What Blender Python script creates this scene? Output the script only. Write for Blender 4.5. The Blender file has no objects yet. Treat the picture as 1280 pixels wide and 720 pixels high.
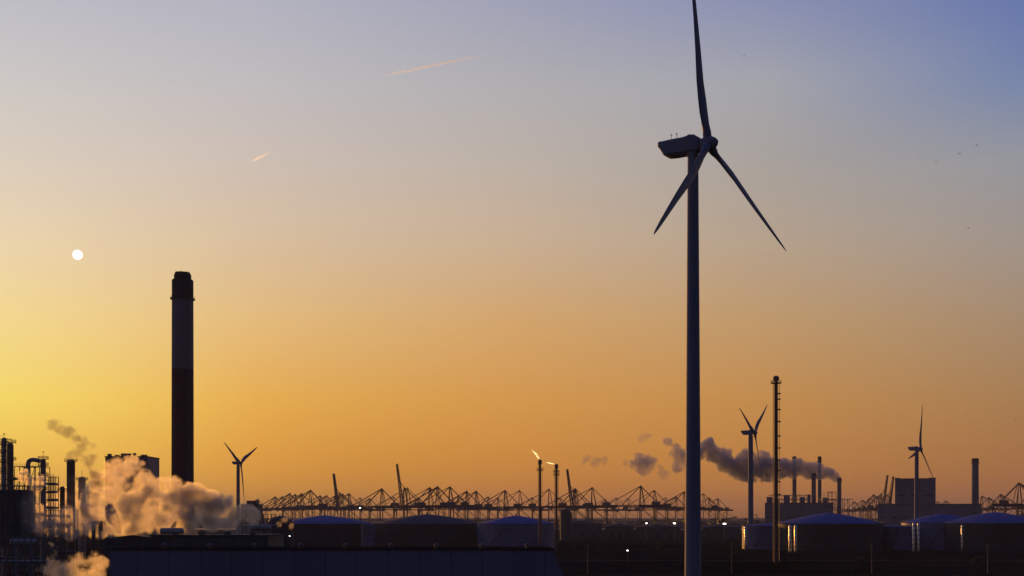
import bpy, bmesh, math, random
from mathutils import Vector, Matrix, Quaternion, noise
random.seed(7)
S = bpy.context.scene
COL = S.collection
R = math.radians
F = 1437.0          # focal length in picture pixels (1280 wide)
HY = 645.0          # picture row of the horizon
HC = 25.0           # height of the view point, metres

# ------------------------------------------------------------------ camera
cam = bpy.data.cameras.new('camera')
co = bpy.data.objects.new('camera', cam); COL.objects.link(co); S.camera = co
co.location = (0, 0, HC); co.rotation_euler = (R(90), 0, 0)
cam.sensor_width = 36; cam.lens = 36 * F / 1280; cam.shift_y = (HY - 360) / 1280
cam.clip_start = 0.5; cam.clip_end = 200000

# ------------------------------------------------------------------ sky and sunlight
SUN_AZ, SUN_EL = -25.0, 6.0
W = bpy.data.worlds.new('World'); S.world = W; W.use_nodes = True
nt = W.node_tree; N = nt.nodes; L = nt.links
bg = N['Background']
def lin(c):
    return tuple(((v/255)/12.92 if v/255 <= .04045 else ((v/255+.055)/1.055)**2.4) for v in c)
def math_node(tree, op, a, b=None, c=None, clamp=False):
    m = tree.nodes.new('ShaderNodeMath'); m.operation = op; m.use_clamp = clamp
    for i, v in enumerate((a, b, c)):
        if v is None: continue
        if isinstance(v, (int, float)): m.inputs[i].default_value = v
        else: tree.links.new(v, m.inputs[i])
    return m.outputs[0]
sky = N.new('ShaderNodeTexSky'); sky.sky_type = 'NISHITA'; sky.sun_disc = False
sky.sun_elevation = R(SUN_EL); sky.sun_rotation = R(SUN_AZ)
NK = 0.16           # share of the 0.05 strength table below (total 0.008)
NISH = {0: [(.331,.268,.2175),(.4754,.3875,.2672),(.7175,.5506,.3317),(1.0737,.7973,.4229),(1.6936,1.1541,.5239),(2.5971,1.635,.5864),(3.6212,2.0379,.5458),(4.3514,2.0941,.3668)],
        2: [(.1281,.1479,.1538),(.1572,.1699,.1703),(.1979,.205,.1908),(.2566,.2533,.2132),(.3473,.3203,.2315),(.5041,.4102,.2223),(.6876,.4648,.1673),(.7836,.4028,.0848)],
        4: [(.0616,.0901,.0867),(.085,.1149,.1293),(.1,.1316,.1403),(.1226,.1541,.1503),(.1568,.1834,.1542),(.2117,.2125,.1333),(.254,.2048,.0854),(.2073,.1237,.0346)],
        1: [(0.2118, 0.2074, 0.1852), (0.2858, 0.2585, 0.2127), (0.3998, 0.3402, 0.2507), (0.5724, 0.4588, 0.2976), (0.8338, 0.627, 0.3454), (1.2634, 0.8628, 0.3651), (1.7881, 1.0638, 0.3167), (2.2252, 1.0753, 0.1969)],
        3: [(0.09, 0.1176, 0.1329), (0.1057, 0.1312, 0.1454), (0.127, 0.1529, 0.1599), (0.1577, 0.1822, 0.1746), (0.2055, 0.2224, 0.1836), (0.2859, 0.2695, 0.1665), (0.3649, 0.2777, 0.1132), (0.3485, 0.195, 0.0485)]}
ROWS = (0, 100, 200, 300, 400, 500, 570, 630)
WANT = {0: [(193,192,200),(208,203,199),(223,209,192),(239,216,176),(250,221,145),(255,223,103),(255,202,64),(240,168,55)],
        1: [(181,181,194),(194,190,192),(208,193,182),(220,194,161),(233,191,126),(240,179,80),(236,165,62),(226,152,55)],
        2: [(161,163,184),(178,176,180),(191,179,169),(204,178,150),(215,168,110),(219,156,77),(215,145,62),(206,130,57)],
        3: [(138,145,179),(164,165,173),(170,163,158),(183,163,142),(194,155,109),(199,143,77),(196,133,66),(189,120,58)],
        4: [(104,121,172),(121,136,172),(151,152,158),(163,150,140),(169,141,111),(173,129,83),(173,118,69),(166,105,62)]}
COLX = (0, 320, 640, 960, 1270)
def stops(col):
    X = COLX[col] - 640; out = []
    for y, w, n in zip(ROWS, WANT[col], NISH[col]):
        z = (HY - y) / math.sqrt(F*F + X*X + (HY - y)**2)
        wl = lin(w); out.append((z, tuple(max(0.0, wl[i] - NK*n[i]) for i in range(3))))
    return out[::-1]
def ramp_pts(pts):
    rp = N.new('ShaderNodeValToRGB'); cr = rp.color_ramp
    while len(cr.elements) > 1: cr.elements.remove(cr.elements[-1])
    cr.elements[0].position = 0.5 + 0.5*pts[0][0]; cr.elements[0].color = (*pts[0][1], 1)
    for z, c in pts[1:]:
        e = cr.elements.new(min(1, 0.5 + 0.5*z)); e.color = (*c, 1)
    return rp
ZEN = (.020, .036, .15)
MID = (.055, .08, .24)
def full(col):
    p = stops(col)
    return [(-.02, tuple(v*.1 for v in p[0][1]))] + p + [(.62, MID), (1.0, ZEN)]
SIDE = [(-.02, (.01,.01,.014)), (0, (.05,.038,.045)), (.12, (.04,.04,.065)), (.4, (.025,.038,.11)), (1, ZEN)]
BACK = [(-.02, (.006,.006,.010)), (0, (.010,.011,.022)), (.15, (.012,.015,.040)), (.5, (.015,.024,.085)), (1, ZEN)]
tc = N.new('ShaderNodeTexCoord'); sep = N.new('ShaderNodeSeparateXYZ'); L.new(tc.outputs['Generated'], sep.inputs[0])
zf = math_node(nt, 'MULTIPLY_ADD', sep.outputs[2], 0.5, 0.5)
az = math_node(nt, 'ARCTAN2', sep.outputs[0], sep.outputs[1])
rel = math_node(nt, 'ABSOLUTE', math_node(nt, 'SUBTRACT', az, R(SUN_AZ)))
rel = math_node(nt, 'MINIMUM', rel, math_node(nt, 'SUBTRACT', 2*math.pi, rel))
def azrel(x): return abs(math.degrees(math.atan((x-640)/F)) - SUN_AZ)
anchors = [azrel(x) for x in COLX] + [105, 180]
ramps = [ramp_pts(full(k)) for k in range(5)] + [ramp_pts(SIDE), ramp_pts(BACK)]
prev = None
for i, rp in enumerate(ramps):
    L.new(zf, rp.inputs[0])
    if prev is None: prev = rp.outputs[0]; continue
    mr = N.new('ShaderNodeMapRange'); L.new(rel, mr.inputs[0])
    mr.inputs[1].default_value = R(anchors[i-1]); mr.inputs[2].default_value = R(anchors[i])
    mx = N.new('ShaderNodeMix'); mx.data_type = 'RGBA'
    L.new(mr.outputs[0], mx.inputs[0]); L.new(prev, mx.inputs[6]); L.new(rp.outputs[0], mx.inputs[7]); prev = mx.outputs[2]
sc = N.new('ShaderNodeVectorMath'); sc.operation = 'SCALE'; L.new(sky.outputs[0], sc.inputs[0]); sc.inputs[3].default_value = 0.008
# the sky model also glows below the horizon line; fade it there
up = N.new('ShaderNodeMapRange'); L.new(sep.outputs[2], up.inputs[0]); up.inputs[1].default_value = -.02; up.inputs[2].default_value = 0.0
L.new(math_node(nt, 'MULTIPLY', up.outputs[0], 0.008), sc.inputs[3])
ad = N.new('ShaderNodeVectorMath'); ad.operation = 'ADD'; L.new(prev, ad.inputs[0]); L.new(sc.outputs[0], ad.inputs[1])
L.new(ad.outputs[0], bg.inputs[0]); bg.inputs[1].default_value = 1.0
W.cycles.sampling_method = 'MANUAL'; W.cycles.sample_map_resolution = 1024

sl = bpy.data.lights.new('sun_light', 'SUN'); so = bpy.data.objects.new('sun_light', sl); COL.objects.link(so)
sv = Vector((math.sin(R(SUN_AZ))*math.cos(R(SUN_EL)), math.cos(R(SUN_AZ))*math.cos(R(SUN_EL)), math.sin(R(SUN_EL))))
so.rotation_euler = sv.to_track_quat('Z', 'Y').to_euler(); so.location = (0, 0, 300)
sl.energy = 1.8; sl.angle = R(0.5); sl.color = (1.0, .41, .06)

S.view_settings.view_transform = 'Standard'; S.view_settings.look = 'None'
S.view_settings.exposure = 0; S.view_settings.gamma = 1; S.view_settings.use_curve_mapping = False
S.cycles.volume_step_rate = 1.0; S.cycles.volume_max_steps = 256; S.cycles.volume_bounces = 1
S.cycles.max_bounces = 6; S.cycles.diffuse_bounces = 2; S.cycles.use_denoising = True
S.cycles.transparent_max_bounces = 12

# ------------------------------------------------------------------ helpers
def P(px, py, d): return Vector(((px-640)/F*d, d, HC + (HY-py)/F*d))
def X(px, d): return (px-640)/F*d
def Z(py, d): return HC + (HY-py)/F*d

MATS = {}
def mat(name, col, rough=.6, metal=0, var=.25, scale=1.0, bump=0, spec=.5, seams=None, emit=None):
    if name in MATS: return MATS[name]
    m = bpy.data.materials.new(name); m.use_nodes = True; t = m.node_tree; b = t.nodes['Principled BSDF']
    b.inputs['Roughness'].default_value = rough; b.inputs['Metallic'].default_value = metal
    b.inputs['Specular IOR Level'].default_value = spec
    tc = t.nodes.new('ShaderNodeTexCoord')
    nz = t.nodes.new('ShaderNodeTexNoise'); nz.inputs['Scale'].default_value = scale; nz.inputs['Detail'].default_value = 5
    t.links.new(tc.outputs['Object'], nz.inputs['Vector'])
    st = t.nodes.new('ShaderNodeMapping'); st.inputs['Scale'].default_value = (scale*2, scale*2, scale*.12)
    t.links.new(tc.outputs['Object'], st.inputs[0])
    n2 = t.nodes.new('ShaderNodeTexNoise'); n2.inputs['Scale'].default_value = 1; n2.inputs['Detail'].default_value = 4
    t.links.new(st.outputs[0], n2.inputs['Vector'])
    f = math_node(t, 'MULTIPLY_ADD', nz.outputs[0], 1.0, math_node(t, 'MULTIPLY', n2.outputs[0], 1.0))
    mr = t.nodes.new('ShaderNodeMapRange'); t.links.new(f, mr.inputs[0])
    mr.inputs[1].default_value = .7; mr.inputs[2].default_value = 1.3
    mr.inputs[3].default_value = 1-var; mr.inputs[4].default_value = 1+var
    out = mr.outputs[0]
    if seams:      # (width, height) of sheets, drawn as thin darker joints
        br = t.nodes.new('ShaderNodeTexBrick'); br.offset = 0.5
        sw = t.nodes.new('ShaderNodeSeparateXYZ'); t.links.new(tc.outputs['Object'], sw.inputs[0])
        ang = math_node(t, 'ADD', sw.outputs[0], sw.outputs[1])
        cb = t.nodes.new('ShaderNodeCombineXYZ'); t.links.new(ang, cb.inputs[0]); t.links.new(sw.outputs[2], cb.inputs[1])
        t.links.new(cb.outputs[0], br.inputs['Vector']); br.inputs['Scale'].default_value = 1
        br.inputs['Brick Width'].default_value = seams[0]; br.inputs['Row Height'].default_value = seams[1]
        br.inputs['Mortar Size'].default_value = .12; br.inputs['Color1'].default_value = (1,1,1,1); br.inputs['Color2'].default_value = (.82,.82,.82,1)
        br.inputs['Mortar'].default_value = (.45,.45,.45,1)
        bw = t.nodes.new('ShaderNodeRGBToBW'); t.links.new(br.outputs[0], bw.inputs[0])
        out = math_node(t, 'MULTIPLY', out, bw.outputs[0])
    sc = t.nodes.new('ShaderNodeVectorMath'); sc.operation = 'SCALE'; sc.inputs[0].default_value = col
    t.links.new(out, sc.inputs[3]); t.links.new(sc.outputs[0], b.inputs['Base Color'])
    if bump:
        bp = t.nodes.new('ShaderNodeBump'); bp.inputs['Strength'].default_value = bump; bp.inputs['Distance'].default_value = .3
        t.links.new(nz.outputs[0], bp.inputs['Height']); t.links.new(bp.outputs[0], b.inputs['Normal'])
    if emit:
        b.inputs['Emission Color'].default_value = (*emit[0], 1); b.inputs['Emission Strength'].default_value = emit[1]
    MATS[name] = m; return m
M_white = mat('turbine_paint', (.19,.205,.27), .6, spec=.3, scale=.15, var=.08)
M_steel = mat('dark_steel', (.12,.12,.13), .6, .3, scale=.4)
M_rust = mat('rusty_steel', (.16,.10,.07), .7, .2, scale=.4)
M_pipe = mat('insulated_pipe', (.28,.27,.26), .5, .2, scale=.3)
M_conc = mat('chimney_concrete', (.20,.195,.20), .85, scale=.08, var=.2)
M_red = mat('chimney_red_band', (.09,.035,.03), .8, scale=.08, var=.2)
M_cap = mat('chimney_soot', (.04,.038,.036), .9, scale=.1)
M_crane = mat('crane_blue_paint', (.03,.03,.05), .6, .1, scale=.1)
M_crane2 = mat('crane_red_paint', (.06,.022,.02), .6, .1, scale=.1)
M_house = mat('machine_house_paint', (.06,.06,.08), .6, scale=.1)
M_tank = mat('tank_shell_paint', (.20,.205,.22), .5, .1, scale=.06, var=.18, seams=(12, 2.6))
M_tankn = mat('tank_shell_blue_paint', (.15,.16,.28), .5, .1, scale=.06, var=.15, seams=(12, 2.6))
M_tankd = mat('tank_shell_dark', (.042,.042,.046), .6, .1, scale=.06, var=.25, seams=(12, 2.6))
M_roof = mat('tank_roof_blue', (.06,.10,.33), .9, 0, spec=.1, scale=.08, var=.18)
M_strip = mat('glint_metal', (.75,.72,.68), .28, 1.0, scale=.5, var=.1)  # for the pipes added to carry the tank-edge glints
M_wall = mat('hall_cladding', (.17,.18,.28), .6, .1, scale=.05, var=.12, seams=(9, 30))
M_walld = mat('shed_cladding', (.08,.085,.085), .7, scale=.05, var=.2, seams=(6, 30))
M_bld = mat('plant_cladding', (.17,.175,.225), .6, scale=.02, var=.15, seams=(14, 8))
M_asph = mat('asphalt', (.04,.04,.042), 1.0, scale=.3, spec=0)
M_paint = mat('road_paint', (.7,.7,.68), .7, scale=.5)
M_dark = mat('bird_feather', (.05,.045,.04), .8, scale=5)
M_leaf = mat('leaves', (.05,.065,.035), .8, scale=.3, var=.35)
M_bark = mat('bark', (.08,.06,.045), .9, scale=2)
M_lamp = mat('lamp_glow', (.8,.8,.8), .5, emit=((1, .93, .8), 14))
M_flame = mat('flame_glow', (.2,.1,.05), .5, emit=((1, .78, .35), 1.6))
M_disc = mat('disc_glow', (0,0,0), 1, spec=0, emit=((1, .98, .90), 1.6))
CONT = [mat('container_'+n, c, .6, .1, scale=.1) for n, c in
        (('blue', (.05,.10,.26)), ('red', (.22,.05,.04)), ('grey', (.20,.20,.22)), ('green', (.05,.12,.08)), ('orange', (.28,.12,.04)))]

class MB:
    """collects boxes, tubes, bars; build() links them as one mesh object"""
    def __init__(s): s.bm = bmesh.new()
    def box(s, c, size, rz=0, bev=0):
        M = Matrix.Translation(c) @ Matrix.Rotation(rz, 4, 'Z') @ Matrix.Diagonal((*size, 1))
        bmesh.ops.create_cube(s.bm, size=1, matrix=M); return s
    def bar(s, a, b, w, h=None):
        a, b = Vector(a), Vector(b); d = b-a; l = d.length
        if l < 1e-6: return s
        q = d.to_track_quat('Z', 'Y')
        M = Matrix.Translation((a+b)/2) @ q.to_matrix().to_4x4() @ Matrix.Diagonal((w, h or w, l, 1))
        bmesh.ops.create_cube(s.bm, size=1, matrix=M); return s
    def tube(s, a, b, r1, r2=None, n=16, cap=True):
        a, b = Vector(a), Vector(b); d = b-a
        q = d.to_track_quat('Z', 'Y')
        M = Matrix.Translation((a+b)/2) @ q.to_matrix().to_4x4()
        bmesh.ops.create_cone(s.bm, cap_ends=cap, segments=n, radius1=r1, radius2=r1 if r2 is None else r2, depth=d.length, matrix=M); return s
    def path(s, pts, r, n=10):
        for a, b in zip(pts, pts[1:]): s.tube(a, b, r, n=n)
        for p in pts[1:-1]: s.ball(p, r, 1)
        return s
    def ball(s, c, r, sub=2, sc=(1,1,1)):
        M = Matrix.Translation(c) @ Matrix.Diagonal((r*sc[0], r*sc[1], r*sc[2], 1))
        bmesh.ops.create_icosphere(s.bm, subdivisions=sub, radius=1, matrix=M); return s
    def lathe(s, prof, n=48, c=(0,0,0), caps=True):
        rings = []
        for r, z in prof:
            if r < 1e-5: rings.append([s.bm.verts.new((c[0], c[1], c[2]+z))])
            else: rings.append([s.bm.verts.new((c[0]+r*math.cos(2*math.pi*i/n), c[1]+r*math.sin(2*math.pi*i/n), c[2]+z)) for i in range(n)])
        for a, b in zip(rings, rings[1:]):
            for i in range(n):
                j = (i+1) % n
                q = [a[i % len(a)], a[j % len(a)], b[j % len(b)], b[i % len(b)]]
                u = []
                for v in q:
                    if v not in u: u.append(v)
                if len(u) > 2: s.bm.faces.new(u)
        if caps:
            if len(rings[0]) > 2: s.bm.faces.new(rings[0][::-1])
            if len(rings[-1]) > 2: s.bm.faces.new(rings[-1])
        return s
    def ring(s, c, r, w, h, n=32):
        s.lathe([(r, -h/2), (r+w, -h/2), (r+w, h/2), (r, h/2), (r, -h/2)], n, c, caps=False); return s
    def rail(s, c, r, h=1.1, n=12, t=.08):
        for i in range(n):
            a = 2*math.pi*i/n; p = Vector(c)+Vector((r*math.cos(a), r*math.sin(a), 0)); s.bar(p, p+Vector((0,0,h)), t)
        s.ring(Vector(c)+Vector((0,0,h)), r-t/2, t, t, 24); s.ring(Vector(c)+Vector((0,0,h*.5)), r-t/2, t, t, 24); return s
    def prism(s, pts, y0, y1):
        a = [s.bm.verts.new((x, y0, z)) for x, z in pts]; b = [s.bm.verts.new((x, y1, z)) for x, z in pts]
        s.bm.faces.new(a); s.bm.faces.new(b[::-1])
        for i in range(len(pts)):
            j = (i+1) % len(pts); s.bm.faces.new((a[j], a[i], b[i], b[j]))
        return s
    def build(s, name, m, parent=None, smooth=False, label=None):
        me = bpy.data.meshes.new(name)
        bmesh.ops.recalc_face_normals(s.bm, faces=s.bm.faces)
        s.bm.to_mesh(me); s.bm.free()
        if smooth:
            me.shade_smooth()
            try: me.set_sharp_from_angle(angle=R(35))
            except Exception: pass
        me.materials.append(m)
        o = bpy.data.objects.new(name, me); COL.objects.link(o)
        if parent: o.parent = parent
        if label: o['label'] = label
        return o
def tag(o, label=None, cat=None, group=None, kind=None):
    if label: o['label'] = label
    if cat: o['category'] = cat
    if group: o['group'] = group
    if kind: o['kind'] = kind
    return o
def thing(name, label, cat, loc, rz=0, group=None):
    o = bpy.data.objects.new(name, None); o.empty_display_size = .1; COL.objects.link(o)
    o.location = loc; o.rotation_euler = (0, 0, rz)
    return tag(o, label, cat, group)
KIDS = {}
def children(o): return [c for c in COL.objects if c.parent == o]
def copy_tree(o, parent=None, kids=None):
    c = o.copy(); COL.objects.link(c)
    if parent: c.parent = parent
    for ch in (kids[o.name] if kids else children(o)):
        copy_tree(ch, c, kids)
    return c
def kidmap(o):
    m = {o.name: children(o)}
    for c in m[o.name]: m.update(kidmap(c))
    return m

# ------------------------------------------------------------------ ground
def ground_mat():
    m = bpy.data.materials.new('ground_soil'); m.use_nodes = True; t = m.node_tree; b = t.nodes['Principled BSDF']
    b.inputs['Roughness'].default_value = .95; b.inputs['Specular IOR Level'].default_value = .0
    tc = t.nodes.new('ShaderNodeTexCoord')
    n1 = t.nodes.new('ShaderNodeTexNoise'); n1.inputs['Scale'].default_value = .012; n1.inputs['Detail'].default_value = 8
    n2 = t.nodes.new('ShaderNodeTexNoise'); n2.inputs['Scale'].default_value = .25; n2.inputs['Detail'].default_value = 6
    for n in (n1, n2): t.links.new(tc.outputs['Object'], n.inputs['Vector'])
    cr = t.nodes.new('ShaderNodeValToRGB'); cr.color_ramp.elements[0].position = .38; cr.color_ramp.elements[0].color = (.009,.011,.008,1)
    cr.color_ramp.elements[1].position = .62; cr.color_ramp.elements[1].color = (.026,.026,.030,1)
    t.links.new(n1.outputs[0], cr.inputs[0])
    mx = t.nodes.new('ShaderNodeMix'); mx.data_type = 'RGBA'; mx.blend_type = 'MULTIPLY'; mx.inputs[0].default_value = .7
    t.links.new(cr.outputs[0], mx.inputs[6]); t.links.new(n2.outputs[0], mx.inputs[7]); t.links.new(mx.outputs[2], b.inputs['Base Color'])
    return m
bm = bmesh.new()
xs = [-14000, -5000, -1500, -600, 600, 1500, 5000, 14000]; ys = [-300, 100, 700, 1500, 3000, 6000, 14000]
gv = [[bm.verts.new((x, y, 0)) for x in xs] for y in ys]
for j in range(len(ys)-1):
    for i in range(len(xs)-1): bm.faces.new((gv[j][i], gv[j][i+1], gv[j+1][i+1], gv[j+1][i]))
g = MB(); g.bm.free(); g.bm = bm
tag(g.build('ground', ground_mat()), kind='structure')
def slab(name, x0, x1, y0, y1, z, h, m, kind='structure'):
    o = MB().box(((x0+x1)/2, (y0+y1)/2, z+h/2), (x1-x0, y1-y0, h)).build(name, m); return tag(o, kind=kind)
slab('road', -700, 900, 468, 478, 0, .03, M_asph)
slab('kerb', -700, 900, 478, 478.4, 0, .14, M_cap)
slab('kerb', -700, 900, 467.6, 468, 0, .14, M_cap)
o = MB()
for i in range(110): o.box((-650+i*14, 473, .036), (5, .2, .004))
tag(o.build('road_markings', M_paint), kind='structure')
slab('road', -500, 900, 640, 652, 0, .03, M_asph)
slab('quay', -2500, 2600, 2080, 2300, 0, .4, M_conc)
# low sand banks and a dyke run across the dark ground
def bank(px0, px1, d, h, w, seed, lbl=None):
    bm = bmesh.new(); x0, x1 = X(px0, d), X(px1, d); n = 40; prof = [(-w, 0), (-w*.35, .8), (0, 1), (w*.4, .75), (w, 0)]
    rows = []
    for i in range(n+1):
        x = x0+(x1-x0)*i/n; k = min(1, i/4, (n-i)/4)
        hh = h*k*(.75+.5*noise.noise(Vector((x*.02, seed, 0))))
        rows.append([bm.verts.new((x, d+p*1.0, max(0, q*hh)-.05)) for p, q in prof])
    for a, b in zip(rows, rows[1:]):
        for i in range(4): bm.faces.new((a[i], a[i+1], b[i+1], b[i]))
    m = MB(); m.bm.free(); m.bm = bm
    return tag(m.build('embankment', M_ground), kind='structure')
M_ground = bpy.data.materials['ground_soil']
bank(690, 990, 560, 2.2, 9, 1); bank(700, 1290, 435, 2.6, 8, 2); bank(880, 1290, 720, 2.0, 9, 3); bank(690, 900, 900, 3.0, 10, 4)

# ------------------------------------------------------------------ wind turbines
def turbine(d, hub_px, hub_py, Rr, th, label, base_r=2.0, top_r=1.22, group=None, a=.58, detail=True, fat=1.25):
    tilt, cone = .078, .038
    n = Vector((math.cos(a)*math.cos(tilt), -math.sin(a)*math.cos(tilt), math.sin(tilt)))
    hz = n.cross(Vector((0,0,1))).normalized(); v = hz.cross(n).normalized()
    if v.z < 0: v = -v
    H = P(hub_px, hub_py, d)
    k = Rr/45.7
    base = Vector((H.x - n.x*3.7*k, H.y - n.y*3.7*k, 0))
    root = thing('wind_turbine', label, 'wind turbine', base, 0, group)
    Hl = H - base; top = Hl.z - 2.0*k
    zs = [0, .25, .5, .75, 1]
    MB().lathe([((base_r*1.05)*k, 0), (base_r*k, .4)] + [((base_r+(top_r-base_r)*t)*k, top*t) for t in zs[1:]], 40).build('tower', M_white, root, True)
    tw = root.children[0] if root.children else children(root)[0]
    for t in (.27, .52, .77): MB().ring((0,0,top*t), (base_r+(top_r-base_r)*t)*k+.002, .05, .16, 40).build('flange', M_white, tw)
    MB().box((0, -base_r*k-.02, 1.6), (1.0, .12, 2.2)).build('door', M_steel, tw)
    # nacelle frame: x along n
    B = Matrix((( n.x, -hz.x, v.x, 0), (n.y, -hz.y, v.y, 0), (n.z, -hz.z, v.z, 0), (0,0,0,1)))
    # columns: axis, side, up
    na = (Vector((n.x, n.y, 0)).normalized()*math.cos(.03)-Vector((0,0,math.sin(.03)))); nv = hz.cross(na).normalized()
    if nv.z < 0: nv = -nv
    B = Matrix((na, -hz, nv)).transposed().to_4x4(); T = Matrix.Translation(Hl) @ B
    bm = bmesh.new()
    # cross sections along the axis: (x, half width, z bottom, z top)
    secs = [(-12.0,1.25,.75,1.75),(-11.8,1.45,.5,1.9),(-11.2,1.5,-.2,1.95),(-10.6,1.6,-1.25,1.95),(-9.8,1.7,-1.7,2.0),(-8,1.75,-1.8,2.05),(-5.6,1.75,-1.75,2.1),(-4.2,1.7,-1.7,2.4),(-2.7,1.5,-1.55,2.1),(-1.9,1.2,-1.35,1.6)]
    rings = []
    for x, w, b, t_ in secs:
        x, w, b, t_ = x*k, w*k, b*k, t_*k; c = .28*min(w, (t_-b)/2)
        pts = [(-w, b+c), (-w+c, b), (w-c, b), (w, b+c), (w, t_-c), (w-c, t_), (-w+c, t_), (-w, t_-c)]
        rings.append([bm.verts.new(T @ Vector((x, p, q))) for p, q in pts])
    for p, q in zip(rings, rings[1:]):
        for i in range(8): bm.faces.new((p[i], p[(i+1) % 8], q[(i+1) % 8], q[i]))
    bm.faces.new(rings[0]); bm.faces.new(rings[-1][::-1])
    m = MB(); m.bm.free(); m.bm = bm; nac = m.build('nacelle', M_white, root, True)
    if detail:
        for x in (-9.3, -7.9):
            q = MB(); a0 = T @ Vector((x, .3, 1.8)); a1 = a0 + Vector((0,0,1.9)); q.bar(a0, a1, .1); q.bar(a1+Vector((-.3,0,-.3)), a1+Vector((.3,0,-.3)), .06); q.ball(a1, .14, 1)
            q.build('wind_sensor', M_steel, nac)
        MB().box(T @ Vector((-4.3, 0, 2.5)), (1.6, 1.2, .25)).build('hatch', M_white, nac)
    MB().tube(T @ Vector((-3.7*k, 0, -2.3*k)), T @ Vector((-3.7*k, 0, -1.2*k)), 1.35*k, 1.35*k, 28).build('yaw_ring', M_white, root, True)
    # hub with spinner
    hb = MB(); prof = [(1.35,-1.5),(1.6,-1.0),(1.7,0),(1.62,.7),(1.35,1.4),(.9,2.0),(.4,2.35),(0,2.45)]
    hb.lathe([(r*k, z*k) for r, z in prof], 32)
    rot = Matrix((hz, v, n)).transposed().to_4x4()
    bmesh.ops.transform(hb.bm, matrix=Matrix.Translation(Hl) @ rot, verts=hb.bm.verts)
    hb.build('hub', M_white, root, True)
    for j in range(3):
        t = th + j*2*math.pi/3
        r = (v*math.cos(t) + hz*math.sin(t)); radial = r*math.cos(cone) + n*math.sin(cone)
        tang = n.cross(r).normalized()
        bm = bmesh.new(); rings = []
        for f, ch, tk, tw_, sw in ((.022,2.0,2.0,0,0),(.06,2.0,1.9,0,0),(.10,2.5,1.4,18,.15),(.15,2.9,1.0,16,.2),(.21,3.1,.8,13,.22),(.3,2.9,.62,9,.3),(.45,2.45,.45,6,.2),(.6,1.95,.34,4,.12),(.75,1.5,.24,2,.08),(.88,1.1,.15,1,.04),(.96,.7,.09,0,.02),(.99,.38,.05,0,0),(1.0,.12,.03,0,0)):
            ctr = Hl + radial*(f*Rr); an = -R(tw_*.75 + 3); ch *= fat if f > .08 else 1; tk *= fat
            cd = tang*math.cos(an) + n*math.sin(an); nd = n*math.cos(an) - tang*math.sin(an)
            ring = []
            for i in range(14):
                u = 2*math.pi*i/14
                cx = math.cos(u)*.5; ty = math.sin(u)*.5*(1 if f < .08 else (.55+.45*math.cos(u)*1.0+.0))
                if f >= .08: ty = math.sin(u)*.5*(.35+.65*((1+math.cos(u))/2)**.6)
                ring.append(bm.verts.new(ctr + cd*(cx*ch*k*-1 + sw*ch*k) + nd*(ty*tk*k)))
            rings.append(ring)
        for p, q in zip(rings, rings[1:]):
            for i in range(14): bm.faces.new((p[i], p[(i+1) % 14], q[(i+1) % 14], q[i]))
        bm.faces.new(rings[0][::-1]); bm.faces.new(rings[-1])
        m = MB(); m.bm.free(); m.bm = bm; m.build('blade', M_white, root, True)
    return root
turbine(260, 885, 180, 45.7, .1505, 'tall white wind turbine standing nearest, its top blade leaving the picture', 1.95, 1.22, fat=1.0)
GT = None
turbine(980, 943.5, 541, 45.5, 1.1648, 'distant wind turbine between the near turbine and the tall thin flare stack', a=.522, base_r=2.5, top_r=2.0, fat=1.3)
turbine(1130, 1150.5, 561, 46, 1.834, 'distant wind turbine standing before the wide box-shaped building at the right', a=.648, base_r=2.3, top_r=1.9, fat=1.35)
turbine(1350, 301, 579, 43.7, 1.029, 'distant wind turbine just right of the big banded chimney, blades in a Y', a=.30, base_r=2.4, top_r=2.0, fat=1.5)

# ------------------------------------------------------------------ big chimney
d = 700
c = P(228.3, HY, d); top = Z(341, d)
ch = thing('chimney', 'tall banded concrete chimney rising out of the orange steam at the left', 'chimney', (c.x, c.y, 0))
zr = lambda py: Z(py, d)
MB().lathe([(6.9, 0), (6.6, zr(600)), (6.47, zr(462))], 56).build('lower_shaft', M_red, ch, True, label='dark red painted lower half of the shaft')
MB().lathe([(6.47, zr(462)+.003), (6.36, zr(375))], 56).build('upper_shaft', M_conc, ch, True, label='pale grey upper band of the shaft')
MB().lathe([(6.37, zr(375)+.003), (6.37, zr(351)), (6.07, zr(350))], 56).build('head', M_cap, ch, True, label='sooty black head of the shaft')
MB().lathe([(5.1, zr(350)+.003), (5.1, zr(343.5)), (4.55, zr(343)), (4.55, zr(341)), (4.2, zr(341)), (4.2, zr(343))], 48).build('flue', M_cap, ch, True)
q = MB(); q.ring((0,0,zr(374)), 6.38, 1.0, .35, 56); q.rail((0,0,zr(374)+.15), 7.25, 1.2, 24); q.build('gallery', M_steel, ch)
q = MB(); q.bar((4.6, -4.7, 2), (4.6, -4.7, zr(376)), .5, .3); q.build('ladder', M_steel, ch)
q = MB()
for dx, h in ((-3.6, 1.2), (-1.2, 1.6), (2.4, .9), (3.8, 1.1)): MB().bar((dx, -1, zr(341.2)), (dx, -1, zr(341.2)+h), .18).build('lightning_rod', M_steel, ch)

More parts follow.
